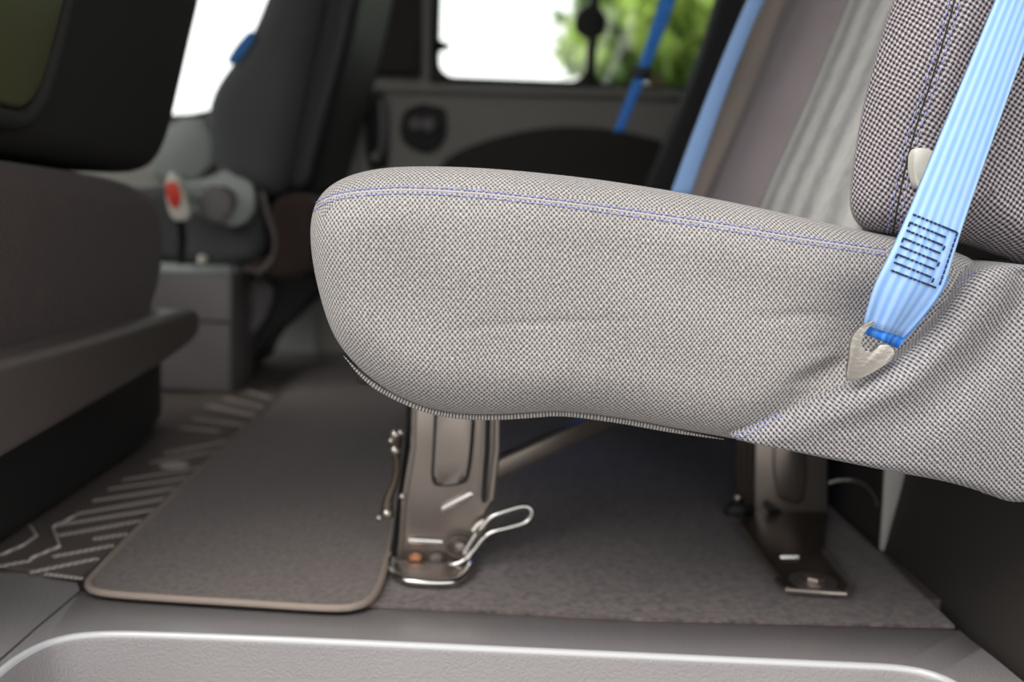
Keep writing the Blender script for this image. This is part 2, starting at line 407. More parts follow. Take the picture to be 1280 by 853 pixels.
bm = BM(); tube(bm, [p - w*.005 + Vector((0, 0, -.0022)) for p, w in zip(Pp, nrm)], .0042, 12); link('highlight_bead', bm, 'edge_highlight', s)  # bright bead stands in for the highlight along the step edge
bm = BM(); box(bm, (-.75, .62, -.22), (.85, 1.0, -.2)); struct('trim_2', bm, 'sill_plastic')
# left sill plate beyond the joint
bm = BM(); q = [onZ(x, y) for x, y in ((-85, 902), (-32, 850), (0, 822), (50, 778), (100, 735), (97, 726), (50, 719), (0, 712), (-60, 700), (-200, 740))]
prism(bm, [Vector((p.x, p.y, -.001)) for p in q], (0, 0, -.03), bev=.002); struct('trim_3', bm, 'sill_plastic')
# dark wheel arch side right of the carpet
a0 = onZ(1200, 788); a1 = onZ(1040, 647); d = (a1-a0).normalized(); b0 = a0 - d*.22; b1 = a0 + d*1.9; b1.y = min(b1.y, YF-.03)
bm = BM(); prism(bm, [b0 + Vector((.004, 0, -.22)), b1 + Vector((.004, 0, -.22)), b1 + Vector((.03, 0, .165)), b0 + Vector((.03, 0, .165))], (.25, 0, 0), bev=.01); struct('wall_right', bm, 'wall_dark')
# far side wall with its window bays
UP = 1.16
def F(px, py, y=YF): return onY(px, py, y)
def top(px, y=YF): p = onY(px, 60, y); return Vector((p.x+.0, y, UP))
pts = [Vector((-1.75, YF, -.03)), Vector((-1.75, YF, F(150, 152).z)), F(150, 152), F(240, 147), F(330, 128), F(400, 108), F(458, 100)]
pts += [Vector((F(458, 50).x, YF, UP)), Vector((F(538, 50).x, YF, UP)), F(538, 108), F(744, 112)]
pts += [F(744, 112), Vector((F(1000, 112).x, YF, F(744, 112).z)), Vector((F(1000, 112).x, YF, UP)), Vector((1.75, YF, UP)), Vector((1.75, YF, -.03))]
del pts[10]
bm = BM(); prism(bm, pts, (0, .06, 0)); box(bm, (-1.75, YF, UP), (1.75, YF+.06, 1.40)); struct('wall_far', bm, 'wall_plastic')
bm = BM(); box(bm, (-1.75, .72, 1.36), (1.75, YF+.06, 1.40)); struct('ceiling', bm, 'liner')
bm = BM(); box(bm, (1.72, .74, -.03), (1.76, YF, 1.36)); struct('wall_rear', bm, 'wall_dark')
bm = BM(); box(bm, (-1.78, .74, -.25), (-1.74, YF, .72)); box(bm, (-1.74, .78, 0), (-1.45, YF-.02, .66), .04); struct('wall_front', bm, 'wall_dark')
bm = BM(); box(bm, (.60, .70, -.25), (1.76, .76, 1.36)); box(bm, (-1.75, .70, -.25), (-.62, .76, .70)); box(bm, (-.78, .70, .70), (-.62, .76, 1.36)); box(bm, (-.62, .70, 1.34), (.60, .76, 1.36)); struct('wall_near', bm, 'wall_dark')
# windows
def rring(bm, outer, inner, off):
    """frame ring between two equal-length 3-D loops"""
    n = len(outer); o2 = [bm.verts.new(Vector(p)) for p in outer]; i2 = [bm.verts.new(Vector(p)) for p in inner]
    o3 = [bm.verts.new(Vector(p)+Vector(off)) for p in outer]; i3 = [bm.verts.new(Vector(p)+Vector(off)) for p in inner]
    for i in range(n):
        j = (i+1) % n
        for q in ((o2[i], o2[j], i2[j], i2[i]), (i2[i], i2[j], i3[j], i3[i]), (o3[j], o3[i], i3[i], i3[j]), (o2[j], o2[i], o3[i], o3[j])): bm.faces.new(q)
def rrect(x0, x1, z0, z1, r, y, n=8):
    out = []
    for cx, cz, a0_ in ((x1-r, z1-r, 0), (x0+r, z1-r, 90), (x0+r, z0+r, 180), (x1-r, z0+r, 270)):
        for k in range(n+1):
            a = math.radians(a0_+90*k/n); out.append(Vector((cx+r*math.cos(a), y, cz+r*math.sin(a))))
    return out
def window(name, x0, x1, z0, z1, r, frame=.022, proud=.02):
    bm = BM(); rring(bm, rrect(x0-frame, x1+frame, z0-frame, z1+frame, .012, YF-proud), rrect(x0, x1, z0, z1, r, YF-proud), (0, .05, 0))
    w = struct(name, bm, 'rubber'); bm = BM(); box(bm, (x0-.01, YF+.012, z0-.01), (x1+.01, YF+.016, z1+.01)); link('window_pane', bm, 'glass', w, False); return w
x0 = F(549, 60).x; x1 = F(734, 60).x; z0 = (F(549, 97).z+F(734, 103).z)/2
window('window_1', x0, x1, z0, UP-.01, .045)
x2 = F(745, 60).x
window('window_2', x2, F(990, 60).x, F(790, 107).z, UP-.01, .03, frame=.01)
bm = BM(); q = [F(150, 150), F(240, 145), F(330, 126), F(400, 106), F(456, 98), Vector((F(458, 50).x, YF, UP)), Vector((F(150, 50).x, YF, UP))]
qi = [p for p in q]; c = sum(q, Vector())/len(q); rring(bm, [p+(p-c)*.03 - Vector((0, .012, 0)) for p in q], [p - (p-c)*.03 - Vector((0, .012, 0)) for p in q], (0, .04, 0))
w = struct('window_3', bm, 'rubber'); bm = BM(); prism(bm, [p+Vector((0, .012, 0)) for p in q], (0, .004, 0)); link('window_pane', bm, 'glass', w, False)
# sill ledge under the window, lighter strip
bm = BM(); a, b = F(462, 104), F(900, 116); prism(bm, [a, b, b-Vector((0, 0, .022)), a-Vector((0, 0, .022))], (0, -.035, 0), bev=.008); struct('trim_4', bm, 'wall_plastic', True)
bm = BM(); prism(bm, chaikin([F(222, 148), F(268, 152), F(272, 225), F(190, 225), F(196, 200)], 1), (0, -.04, 0), bev=.01); sharp(struct('added_lit_panel', bm, 'pillar_plastic', True))  # pale panel added for the lit part of the front door
# pillar at the left of the door panel
bm = BM(); q = [F(398, 260), F(448, 262), F(452, 100), F(430, 100)]; prism(bm, [p for p in q], (0, -.05, 0), bev=.012); prism(bm, [F(300,470), F(398, 470), F(398, 250), F(300, 250)], (0, -.02, 0), bev=.008); struct('trim_5', bm, 'pillar_plastic', True)
bm = BM(); q = [F(462, 96), F(528, 98), F(530, -120), F(465, -120)]; prism(bm, q, (0, -.06, 0), bev=.015); struct('trim_6', bm, 'wall_dark', True)
# dark arched pocket in the door panel
arch = chaikin([F(540, 330), F(545, 215), F(565, 193), (F(620, 172)), F(680, 160), F(740, 160), F(790, 168), F(850, 185), F(880, 330)], 3, False)
bm = BM(); prism(bm, arch, (0, -.05, 0), bev=.012); s = link('door_pocket', bm, 'wall_dark'); sharp(s); tag(s, 'dark brown arched pocket on the far door panel below the window', 'door pocket')

# ================================================================== REAR BENCH
Y0 = .82
bench = thing('bench_seat', 'grey woven rear bench seat on bolted steel legs in the foreground', 'seat', (.1, 1.4, 0))
prof = [(385, 300), (386, 272), (394, 248), (411, 230), (438, 217), (475, 209), (520, 207), (580, 208), (640, 212), (720, 220), (800, 231), (880, 245), (960, 261), (1040, 279), (1110, 294), (1180, 306), (1235, 330), (1262, 400),
        (1262, 500), (1240, 580), (1190, 592), (1100, 582), (1000, 566), (905, 549), (850, 540), (800, 530), (750, 522), (700, 517), (665, 519), (620, 522), (575, 521), (535, 514), (495, 498), (460, 475), (430, 445), (411, 415), (398, 375), (389, 335)]
OUT = [XZ(x, y, Y0+.035) for x, y in prof]
def px_line(pts, y): return [Vector(XZ(a, b, y)) for a, b in pts]
cre = [(px_line([(985, 480), (1020, 468), (1060, 452)], Y0), .006, .006), (px_line([(540, 415), (640, 404), (720, 402), (800, 400)], Y0), .004, .0010),
       (px_line([(940, 398), (1000, 393), (1050, 396)], Y0), .005, .0016), (px_line([(1075, 440), (1000, 500), (930, 545)], Y0), .014, .008), (px_line([(1000,440),(1045,432)], Y0), .005, .0015),
       (px_line([(700, 512), (725, 470), (735, 420)], Y0), .010, .0012)]
pouch = Vector(XZ(1085, 405, Y0))
def cdisp(x, z):
    v = 0
    for poly, w, dpt in cre:
        d, t = dpoly(x, z, poly)
        if d < w*3: v += dpt*math.exp(-(d/w)**2)*math.sin(math.pi*max(.0, min(1, t*.9+.05)))
    v += .012*math.exp(-((Vector((x, z))-pouch).length/.045)**2)
    v += .0012*math.sin(x*33+z*21)*math.sin(z*47-x*13)
    return v
midA = XZ(500, 365, Y0); midB = XZ(1120, 445, Y0)
topz = lambda x, z: z > (XZ(396, 262, Y0+.035)[1] if x < 0 else .36 - .0) and x > XZ(392, 250, Y0+.035)[0]
R = .05
PHS = 40.
cm = slab(OUT, (midA, midB), R, .52, lambda a, b, c: Vector((a, Y0+c, b)), N=420, nr=18, inner=34, dome=.006, disp=cdisp,
          seam=(PHS, topz), rf=lambda p: 1.)
cbv = bvh_of(cm)
cush = link('seat_cushion', cm, 'seat_cloth', bench)
# second cushion further in
cm2 = slab(OUT, (midA, midB), .04, .80, lambda a, b, c: Vector((a, Y0+.53+c, b-.006)), N=200, nr=6, inner=6, dome=.0, seam=(PHS, topz))
link('seat_cushion', cm2, 'seat_cloth', bench)
# stitched seam along the upper side edge
seam_px = [(393, 256), (402, 249), (420, 242), (450, 237), (500, 234), (560, 236), (620, 241), (700, 250), (800, 264), (900, 279), (1000, 296), (1060, 305), (1112, 313)]
bm = BM()
stitches(bm, cbv, seam_px, .0062, .0042, .0006); stitches(bm, cbv, [(x, y+8) for x, y in seam_px], .0062, .0042, .00055)
st = link('stitching', bm, 'thread_blue', cush); st['label'] = 'lilac blue double stitching'; st.location = (0, 0, 0)
bm = BM(); P = [hit(cbv, p.x, p.y, -.0002) for p in interp([(x, y+3) for x, y in seam_px], 160)]; tube(bm, [p for p in P if p], .0009, 6)
st = link('seam', bm, 'back_cloth', cush); st.location = (0, 0, 0)
# piping cord along the lower edge
pip = interp([(430, 447), (448, 468), (470, 486), (500, 502), (535, 516), (575, 523), (620, 524), (665, 521), (700, 518), (750, 524), (800, 532), (850, 542), (905, 551)], 120)
bm = BM(); tube(bm, [onY(p.x, p.y-1.5, Y0+.034) for p in pip], .0024, 10, uv=.0001, taper=lambda t: min(1, .15+t*8, .15+(1-t)*5))
pi_ = link('piping', bm, 'piping_cloth', cush); pi_.location = (0, 0, 0)
# side cover flap that wraps the hinge, right
flap = [(905, 552), (935, 536), (965, 521), (1000, 504), (1035, 489), (1065, 475), (1100, 456), (1135, 430), (1160, 402), (1182, 372), (1202, 346), (1222, 331), (1262, 329), (1320, 336), (1345, 340), (1350, 500),
        (1345, 610), (1330, 612), (1300, 612), (1280, 618), (1262, 622), (1242, 619), (1215, 608), (1170, 595), (1100, 583), (1000, 567)]
FO = [XZ(x, y, Y0) for x, y in flap]
edge = px_line([(905, 552), (965, 521), (1035, 489), (1100, 456), (1160, 402), (1202, 346)], Y0)
sx0 = XZ(905, 552, Y0)[0]
def fdisp(x, z):
    d, t = dpoly(x, z, edge)
    v = -.007*math.exp(-((d-.014)/.012)**2)*math.sin(math.pi*max(.03, min(1, t))) + .010*math.exp(-((d-.045)/.016)**2)*max(0, t-.35)*1.5
    v += .0012*math.sin(x*40+z*30)*math.sin(z*35-x*20)
    return v
def fmap(a, b, c):
    k = max(0, min(1, (a-sx0)/.16)); k = k*k*(3-2*k)
    return Vector((a, Y0 + c + .004 - .030*k, b))
fm = slab(FO, (XZ(1160, 530, Y0), XZ(1280, 480, Y0)), .012, .10, fmap, N=360, nr=8, inner=34, dome=.006, disp=fdisp)
fbv = bvh_of(fm)
cov = link('side_cover', fm, 'cover_cloth', bench)
bm = BM(); stitches(bm, fbv, [(908, 551), (935, 537), (955, 527), (976, 514)], .0045, .0032, .0004); stitches(bm, fbv, [(916, 552), (940, 541), (960, 530), (980, 519)], .0045, .0032, .0004)
st = link('stitching', bm, 'thread_blue', cov); st.location = (0, 0, 0); st['label'] = 'blue stitches'
bm = BM(); tube(bm, [fmap(*XZ(p.x, p.y, Y0-.02), .010) for p in interp([(1232, 613), (1262, 621), (1285, 617), (1320, 611)], 30)], .0036, 8, uv=.0018)
o = link('piping', bm, 'piping_cloth', cov); o.location = (0, 0, 0)
bm = BM(); stitches(bm, fbv, [(1196, 362), (1210, 345), (1228, 337)], .005, .0035, .0004); st = link('stitching', bm, 'thread_blue', cov); st.location = (0, 0, 0); st['label'] = 'blue stitches'
# near backrest bolster
YB = .835
bk = [(1056, 262), (1057, 232), (1063, 185), (1075, 120), (1092, 55), (1112, -5), (1140, -80), (1185, -210), (1240, -370), (1300, -480), (1500, -500), (1480, -200), (1400, 100), (1380, 355), (1340, 350), (1285, 334), (1240, 320), (1205, 306), (1160, 298), (1115, 297), (1085, 292), (1066, 282)]
BO = [XZ(x, y, YB+.03) for x, y in bk]
sline = px_line([(1200, -60), (1197, 0), (1170, 90), (1146, 160), (1126, 240), (1115, 300)], YB)
def bdisp(x, z):
    d, t = dpoly(x, z, sline)
    return .004*math.exp(-(d/.006)**2) + .001*math.sin(x*50)*math.sin(z*40)
bmk = slab(BO, (XZ(1240, 230, YB), XZ(1380, -370, YB)), .055, .11, lambda a, b, c: Vector((a + (max(0, c-.03)*.55 if a < .45 else 0), YB+c, b)), N=320, nr=14, inner=26, dome=.004, disp=bdisp, seam=None)
bbv = bvh_of(bmk)
bol = link('backrest', bmk, 'back_cloth', bench)
bm = BM()
for dx in (-9, 5): stitches(bm, bbv, [(1200+dx, -20), (1193+dx, 10), (1170+dx, 90), (1146+dx, 160), (1130+dx, 225), (1118+dx, 292)], .0075, .0048, .00055)
st = link('stitching', bm, 'thread_blue', bol); st.location = (0, 0, 0); st['label'] = 'double row of blue stitches'
bm = BM(); P = [hit(bbv, p.x, p.y, -.0004) for p in interp([(1198, -20), (1191, 10), (1168, 90), (1144, 160), (1128, 225), (1116, 292)], 90)]; tube(bm, [p for p in P if p], .0009, 6)
st = link('seam', bm, 'black_cloth', bol); st.location = (0, 0, 0)
# inner part of the backrests: panels swept along Y, leaning back
XB = .315; LEAN = .30; ZB = .395
def backpanel(name, m, ya, yb, xoff, bulge, th=.09, ztop=1.02, zbot=.33):
    bm = BM(); ny = 14; nz = 24; lay = bm.loops.layers.uv.new('UVMap'); g_ = []
    for j in range(nz+1):
        z = zbot+(ztop-zbot)*j/nz; row = []
        for i in range(ny+1):
            t = i/ny; e = min(t, 1-t)*2; prof_ = 1-(1-min(1, e*1.6))**2
            x = XB+xoff+LEAN*(z-ZB) + .16*max(0, ZB+.06-z)**1.2 - bulge*prof_ + .02*math.sin((z-.4)*5)
            row.append((x, ya+(yb-ya)*t, z))
        g_.append(row)
    F_ = [[bm.verts.new(p) for p in r] for r in g_]; Bk = [[bm.verts.new((p[0]+th, p[1], p[2])) for p in r] for r in g_]
    for j in range(nz):
        for i in range(ny):
            f = bm.faces.new((F_[j][i], F_[j][i+1], F_[j+1][i+1], F_[j+1][i])); bm.faces.new((Bk[j][i+1], Bk[j][i], Bk[j+1][i], Bk[j+1][i+1]))
    for j in range(nz):
        bm.faces.new((F_[j][0], F_[j+1][0], Bk[j+1][0], Bk[j][0])); bm.faces.new((F_[j+1][ny], F_[j][ny], Bk[j][ny], Bk[j+1][ny]))
    for i in range(ny):
        bm.faces.new((F_[0][i+1], F_[0][i], Bk[0][i], Bk[0][i+1])); bm.faces.new((F_[nz][i], F_[nz][i+1], Bk[nz][i+1], Bk[nz][i]))
    o = sharp(link(name, bm, m, bench), 50); return o
o = backpanel('backrest_panel', 'insert_cloth', .90, 1.29, .004, .016); o['label'] = 'light grey striped insert'
o = backpanel('backrest_panel', 'bolster_cloth', 1.29, 1.62, .0, .02)
o = backpanel('backrest_panel', 'bolster_taupe', 1.63, 1.76, .0, .02)
o = backpanel('backrest_panel', 'dark_grey_cloth', 1.76, 2.02, .01, .015); o['label'] = 'dark grey insert'
o = backpanel('backrest_panel', 'black_cloth', 2.03, 2.20, -.005, .03); o['label'] = 'black outer bolster'
# ---- legs
def Q(px, py, y): return onY(px, py, y)
def pill(bm, a, b, r, dep=.004):
    t = (b-a).normalized(); n = Vector((0, -1, 0)); w = t.cross(n).normalized(); pts = []
    for k in range(9): an = math.pi/2+math.pi*k/8; pts.append(a + t*r*math.cos(an) + w*r*math.sin(an))
    for k in range(9): an = -math.pi/2+math.pi*k/8; pts.append(b + t*r*math.cos(an) + w*r*math.sin(an))
    prism(bm, pts, (0, -dep, 0), bev=dep*.45)
YL = 1.118
def L(px, py, dy=0.):
    p = onY(px, py, YL+dy); p.z = max(p.z, .0065 if dy < -.005 else .001); return p
bm = BM()
pl = [(519, 480), (516, 560), (506, 624), (502, 677), (495, 713), (510, 719), (570, 719), (588, 712), (592, 670), (604, 640), (617, 622), (622, 560), (627, 480)]
prism(bm, [L(*p) for p in pl], (0, .004, 0), bev=.001)
leg = sharp(link('leg', bm, 'leg_steel', bench)); leg['label'] = 'pressed steel front leg'
def sub(name, bm, m, par, label=None):
    o = sharp(link(name, bm, m, par), 40); o.location = (0, 0, 0)
    if label: o['label'] = label
    return o
bm = BM(); q = chaikin([L(x, y, -.001) for x, y in ((549, 480), (591, 480), (589, 540), (583, 594), (577, 601), (550, 604), (543, 598), (545, 560))], 2); prism(bm, q, (0, -.010, 0), bev=.003)
sub('pressed_rib', bm, 'leg_steel', leg)
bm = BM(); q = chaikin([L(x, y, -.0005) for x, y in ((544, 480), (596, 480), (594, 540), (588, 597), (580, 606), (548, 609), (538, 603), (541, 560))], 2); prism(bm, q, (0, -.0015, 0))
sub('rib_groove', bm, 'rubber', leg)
bm = BM(); tube(bm, [L(622, 480, .0), L(621, 560), L(614, 625)], .0045, 10); tube(bm, [L(606, 480, .0), L(604, 560), L(599, 622)], .0025, 8); tube(bm, [L(519, 480, .0), L(516, 560), L(505, 628), L(500, 700)], .0035, 8)
sub('flange', bm, 'leg_steel', leg)
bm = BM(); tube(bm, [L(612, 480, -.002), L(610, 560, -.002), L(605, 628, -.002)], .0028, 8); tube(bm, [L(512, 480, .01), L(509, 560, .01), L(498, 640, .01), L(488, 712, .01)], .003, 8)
sub('flange_shadow_gap', bm, 'rubber', leg).name = 'leg_shadow_gap'  # black rods painted in for the shadow gaps beside the flanges
bm = BM(); pill(bm, L(555, 636, -.001), L(588, 618, -.001), .0036); sub('embossed_bead', bm, 'bright_steel', leg); bm = BM(); pill(bm, L(513, 676, -.001), L(551, 678, -.001), .0036)
sub('embossed_bead', bm, 'bright_steel', leg)
bm = BM(); hexbolt(bm, L(519, 707, -.006), .007, .008); 
sub('bolt', bm, 'bolt_reflection', leg, 'bolt with an orange reflection in its colour')
bm = BM(); hexbolt(bm, L(545, 703, -.006), .007, .006); sub('bolt', bm, 'leg_steel', leg)
bm = BM(); tube(bm, interp([onZ(x, y, .012) for x, y in ((489, 700), (488, 712), (496, 722), (512, 728), (562, 730), (576, 724), (586, 712), (590, 702))], 40), .0042, 10)
sub('foot_loop', bm, 'bright_steel', leg)
bm = BM(); q = [onZ(x, y, .006) for x, y in ((494, 708), (590, 708), (586, 722), (572, 730), (504, 730), (492, 720))]; prism(bm, q, (0, 0, .003), bev=.001); sub('foot_plate', bm, 'leg_steel', leg)
bm = BM(); tube(bm, [L(592, 664, -.014), L(598, 656, -.014), L(606, 652, -.014)], .0045, 8); sub('latch_pin', bm, 'hook_steel', leg)
bm = BM(); cyl(bm, L(575, 686, -.006), .012, .006, 'Y', 24, bev=.0015); sub('washer', bm, 'hook_steel', leg)
bm = BM(); tube(bm, interp([L(x, y, -.020) for x, y in ((530, 716), (572, 715), (592, 690), (604, 673), (615, 665), (640, 659), (660, 653), (665, 644), (664, 636), (655, 632), (630, 640), (614, 646), (604, 658), (590, 675), (580, 692))], 90), .0032, 10)
sub('release_handle', bm, 'bright_steel', leg, 'bright bent wire release handle')
bm = BM()
c_ = L(575, 684, -.010)
for rr, t_ in ((.0115, .0022), (.007, .0018)): tube(bm, [c_ + Vector((rr*1.25*math.cos(a*math.pi/12), -.002, rr*math.sin(a*math.pi/12))) for a in range(24)], t_, 8, closed=True)
ball(bm, L(600, 667, -.022), .0045); sub('spring_coil', bm, 'leg_dark', leg)
bm = BM(); tube(bm, interp([L(x, y, -.004) for x, y in ((494, 545), (494, 565), (497, 585), (493, 605), (484, 625), (484, 645))], 40), .0075, 10, taper=lambda t: 1.15-.85*math.sin(math.pi*t)**1.0*.7)
lk = sub('linkage_arm', bm, 'leg_dark', leg)
bm = BM()
for x, y, r in ((494, 543, .0062), (501, 541, .004), (494, 563, .0062), (484, 642, .006), (474, 648, .0035), (489, 551, .004), (503, 621, .004)):
    bm = BM(); ball(bm, L(x, y, -.012), r); sub('rivet', bm, 'hook_steel', leg)
# diagonal brace between the legs
bm = BM(); a = [Q(622, 573, 1.20), Q(622, 601, 1.20), Q(800, 520, 1.30), Q(800, 494, 1.30)]; prism(bm, a, (0, .018, 0), bev=.003); tube(bm, [Q(622, 575, 1.195), Q(800, 495, 1.295)], .0028, 8)
o = sharp(link('brace', bm, 'leg_steel', bench)); o['label'] = 'slanting steel brace'
# rear leg
YR = 1.335
def K(px, py, dy=0.): return onY(px, py, YR+dy)
bm = BM(); q = [(946, 520), (1034, 540), (1034, 644), (960, 642), (944, 650), (944, 600)]
prism(bm, [K(*p) for p in q], (0, .005, 0), bev=.001); leg2 = sharp(link('leg', bm, 'leg_steel', bench)); leg2['label'] = 'pressed steel rear leg'
bm = BM(); q = chaikin([K(x, y, -.001) for x, y in ((966, 520), (1003, 520), (1003, 620), (990, 627), (966, 614))], 1); prism(bm, q, (0, -.008, 0), bev=.002); sub('pressed_rib', bm, 'leg_steel', leg2)
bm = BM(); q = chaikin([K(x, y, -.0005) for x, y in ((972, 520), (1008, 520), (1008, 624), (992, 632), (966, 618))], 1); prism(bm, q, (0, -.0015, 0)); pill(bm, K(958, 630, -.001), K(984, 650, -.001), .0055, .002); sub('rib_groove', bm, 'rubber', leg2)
bm = BM()
for x, r in ((924, .0026), (931, .003), (938, .0026)): tube(bm, [K(x, 530), K(x, 630)], r, 8)
box(bm, K(920, 640)+Vector((0, .004, 0)), K(944, 530)+Vector((0, .02, 0))); sub('guide_rods', bm, 'leg_dark', leg2)
bm = BM(); ball(bm, K(922, 622, -.01), .006); sub('rivet', bm, 'hook_steel', leg2); bm = BM(); ball(bm, K(917, 653, -.02), .0055); sub('rivet', bm, 'hook_steel', leg2)
bm = BM(); ball(bm, K(922, 640, -.004), .018, (1.1, .6, .9)); sub('pivot', bm, 'rubber', leg2)
ft = [(921, 656), (950, 694), (985, 740), (1058, 743), (1066, 733), (1045, 712), (1028, 690), (1034, 645), (950, 640)]
bm = BM(); q = [onZ(x, y, .006) for x, y in ft]; prism(bm, q, (0, 0, .005), bev=.0015); foot = sub('foot_plate', bm, 'leg_dark', leg2)
bm = BM(); tube(bm, [onZ(x, y, .012) for x, y in ((921, 655), (950, 693), (985, 739), (1022, 741), (1056, 743), (1064, 733), (1045, 710), (1029, 690))], .0032, 8)
sub('foot_rim', bm, 'leg_steel', leg2)
bm = BM(); tube(bm, [onZ(974, 697, .014), onZ(997, 697, .014)], .0045, 8); sub('foot_highlight', bm, 'bright_steel', leg2); bm = BM(); tube(bm, [onZ(972, 725, .013), onZ(984, 738, .013)], .0042, 8); sub('foot_highlight', bm, 'bright_steel', leg2); bm = BM(); tube(bm, [K(985, 650, -.01), K(1032, 652, -.01)], .002, 8)  # bright steel bars built in place of highlights on the foot
sub('foot_highlight', bm, 'bright_steel', leg2)
bm = BM(); cyl(bm, onZ(1016, 727, .014), .026, .003, 'Z', 28); hexbolt(bm, onZ(1018, 727, .017), .011, .006, 'Z'); sub('bolt', bm, 'leg_steel', leg2)
# far-side legs of the bench (dim)
for x_ in (-.07, .36):
    bm = BM(); box(bm, (x_-.05, 2.0, .004), (x_+.05, 2.012, .25), .002); box(bm, (x_-.06, 1.94, .004), (x_+.06, 2.06, .012), .002); o = link('leg', bm, 'leg_dark', bench); sharp(o)
bm = BM(); box(bm, (-.14, 1.0, .232), (.40, 2.05, .262), .005); sharp(link('seat_pan', bm, 'black_plastic', bench))

bm = BM(); a = Vector((.10, 1.62, .228)); box(bm, a-Vector((.03, .02, .006)), a+Vector((.03, .02, .006)), .003); sharp(link('added_lamp_body', bm, 'white_plastic', bench))  # housing made up for the blue light below, out of view
ll = bpy.data.lights.new('added_blue_light', 'AREA'); ll.energy = .035; ll.size = .05; ll.color = (.05, .25, 1); lo_ = bpy.data.objects.new('added_blue_light', ll); COL.objects.link(lo_); lo_.location = a-Vector((0, 0, .010))  # light added to tint the carpet under the bench blue
# ================================================================== BELTS
belt = thing('seat_belt', 'pale blue seat belt hooked to metal anchor beside the bench cushion', 'seat belt', onY(1120, 425, .80))
Lf = interp([(1440, -440, .818), (1310, -150, .815), (1247, 0, .812), (1198, 120, .80), (1138, 267, .786), (1112, 325, .782), (1098, 356, .781), (1092, 385, .782), (1088, 409, .785)], 90)
Rf = interp([(1490, -440, .818), (1365, -150, .815), (1306, 0, .812), (1263, 120, .80), (1211, 267, .786), (1192, 328, .782), (1183, 360, .781), (1166, 388, .783), (1138, 425, .788)], 90)
def ribbon(Lf, Rf, th, n=16, wav=.0006, extra=None):
    bm = BM(); lay = bm.loops.layers.uv.new('UVMap'); A = []; 
    for i, (l, r) in enumerate(zip(Lf, Rf)):
        a = onY(l.x, l.y, l.z); b = onY(r.x, r.y, r.z); row = []
        for k in range(n+1):
            t = k/n; p = a.lerp(b, t); p.y += wav*math.cos(t*math.pi*n) + .0025*(2*t-1)**2 + (extra(i/(len(Lf)-1), t) if extra else 0); row.append(p)
        A.append(row)
    # loop round the hook at the lower end
    def mk(dy): return [[bm.verts.new(p+Vector((0, dy, 0))) for p in row] for row in A]
    f_, b_ = mk(0), mk(th); m = len(A)
    for i in range(m-1):
        for k in range(n):
            q = bm.faces.new((f_[i][k], f_[i+1][k], f_[i+1][k+1], f_[i][k+1]))
            for l_, (u, v) in zip(q.loops, ((k, i), (k, i+1), (k+1, i+1), (k+1, i))): l_[lay].uv = (u/n*.046, v/m*.4)
            bm.faces.new((b_[i][k+1], b_[i+1][k+1], b_[i+1][k], b_[i][k]))
    for i in range(m-1):
        bm.faces.new((f_[i+1][0], f_[i][0], b_[i][0], b_[i+1][0])); bm.faces.new((f_[i][n], f_[i+1][n], b_[i+1][n], b_[i][n]))
    for k in range(n): bm.faces.new((f_[0][k+1], f_[0][k], b_[0][k], b_[0][k+1])); bm.faces.new((f_[-1][k], f_[-1][k+1], b_[-1][k+1], b_[-1][k]))
    return bm
def pleat(s, t):
    k = max(0, (s-.88)/.12); return k*(.003*math.sin(t*9+.6) ) + k*k*.010
rb = ribbon(Lf, Rf, .0028, 24, .0005, pleat); rbv = bvh_of(rb)
web = link('webbing', rb, 'webbing', belt); web['label'] = 'pale blue ribbed webbing'
# underside of the loop, its shade put in as deeper blue
bm = BM(); 
Lf2 = [Vector((l.x+1.5, l.y+3, l.z+.004)) for l in Lf[80:]] + [Vector((1088, 414, .788)), Vector((1090, 421, .794))]
Rf2 = [Vector((r.x+1, r.y+2, r.z+.004)) for r in Rf[80:]] + [Vector((1137, 430, .790)), Vector((1131, 439, .796))]
bm = ribbon(Lf2, Rf2, .002, 16, .0003, lambda s, t: .004*math.sin(t*9+.6)*s + .012*s); o = link('webbing', bm, 'webbing_shaded', belt); o['label'] = 'folded end of the webbing with its shade in deeper blue'
# dark box stitching
bm = BM(); L0, L7, R0, R7 = Vector((1141, 268)), Vector((1114, 338)), Vector((1197, 291)), Vector((1173, 361))
for k in range(8):
    a = L0.lerp(L7, k/7); b = R0.lerp(R7, k/7)
    if k % 7: b = b - Vector((11, 4)) if k % 2 else b-Vector((9, 3))
    stitches(bm, rbv, [a, b], .0044, .0034, .0008)
    if k < 7:
        a2 = L0.lerp(L7, (k+1)/7); b2 = R0.lerp(R7, (k+1)/7)-Vector((10, 4))
        if k % 2 == 1: stitches(bm, rbv, [a, a2], .0044, .0034, .00075)
        elif k: stitches(bm, rbv, [b, b2], .0044, .0034, .00075)
stitches(bm, rbv, [R0, R7], .0044, .0034, .00075)
o = link('stitching', bm, 'thread_navy', web); o.location = (0, 0, 0); o['label'] = 'dark navy box stitching'
hk = [(1094, 400), (1083, 404), (1073, 411), (1066, 420), (1063, 431), (1062, 448), (1056, 478), (1075, 474), (1098, 462), (1120, 446), (1119, 438), (1110, 431), (1102, 430), (1095, 436), (1086, 443), (1079, 441), (1075, 431), (1079, 418), (1087, 408), (1096, 403)]
bm = BM(); q = chaikin([onY(x, y, .796) for x, y in hk], 2); prism(bm, q, (0, .004, 0), bev=.0012); 
o = link('anchor_hook', bm, 'hook_steel', belt); sharp(o, 50); o['label'] = 'curved bare metal anchor hook'
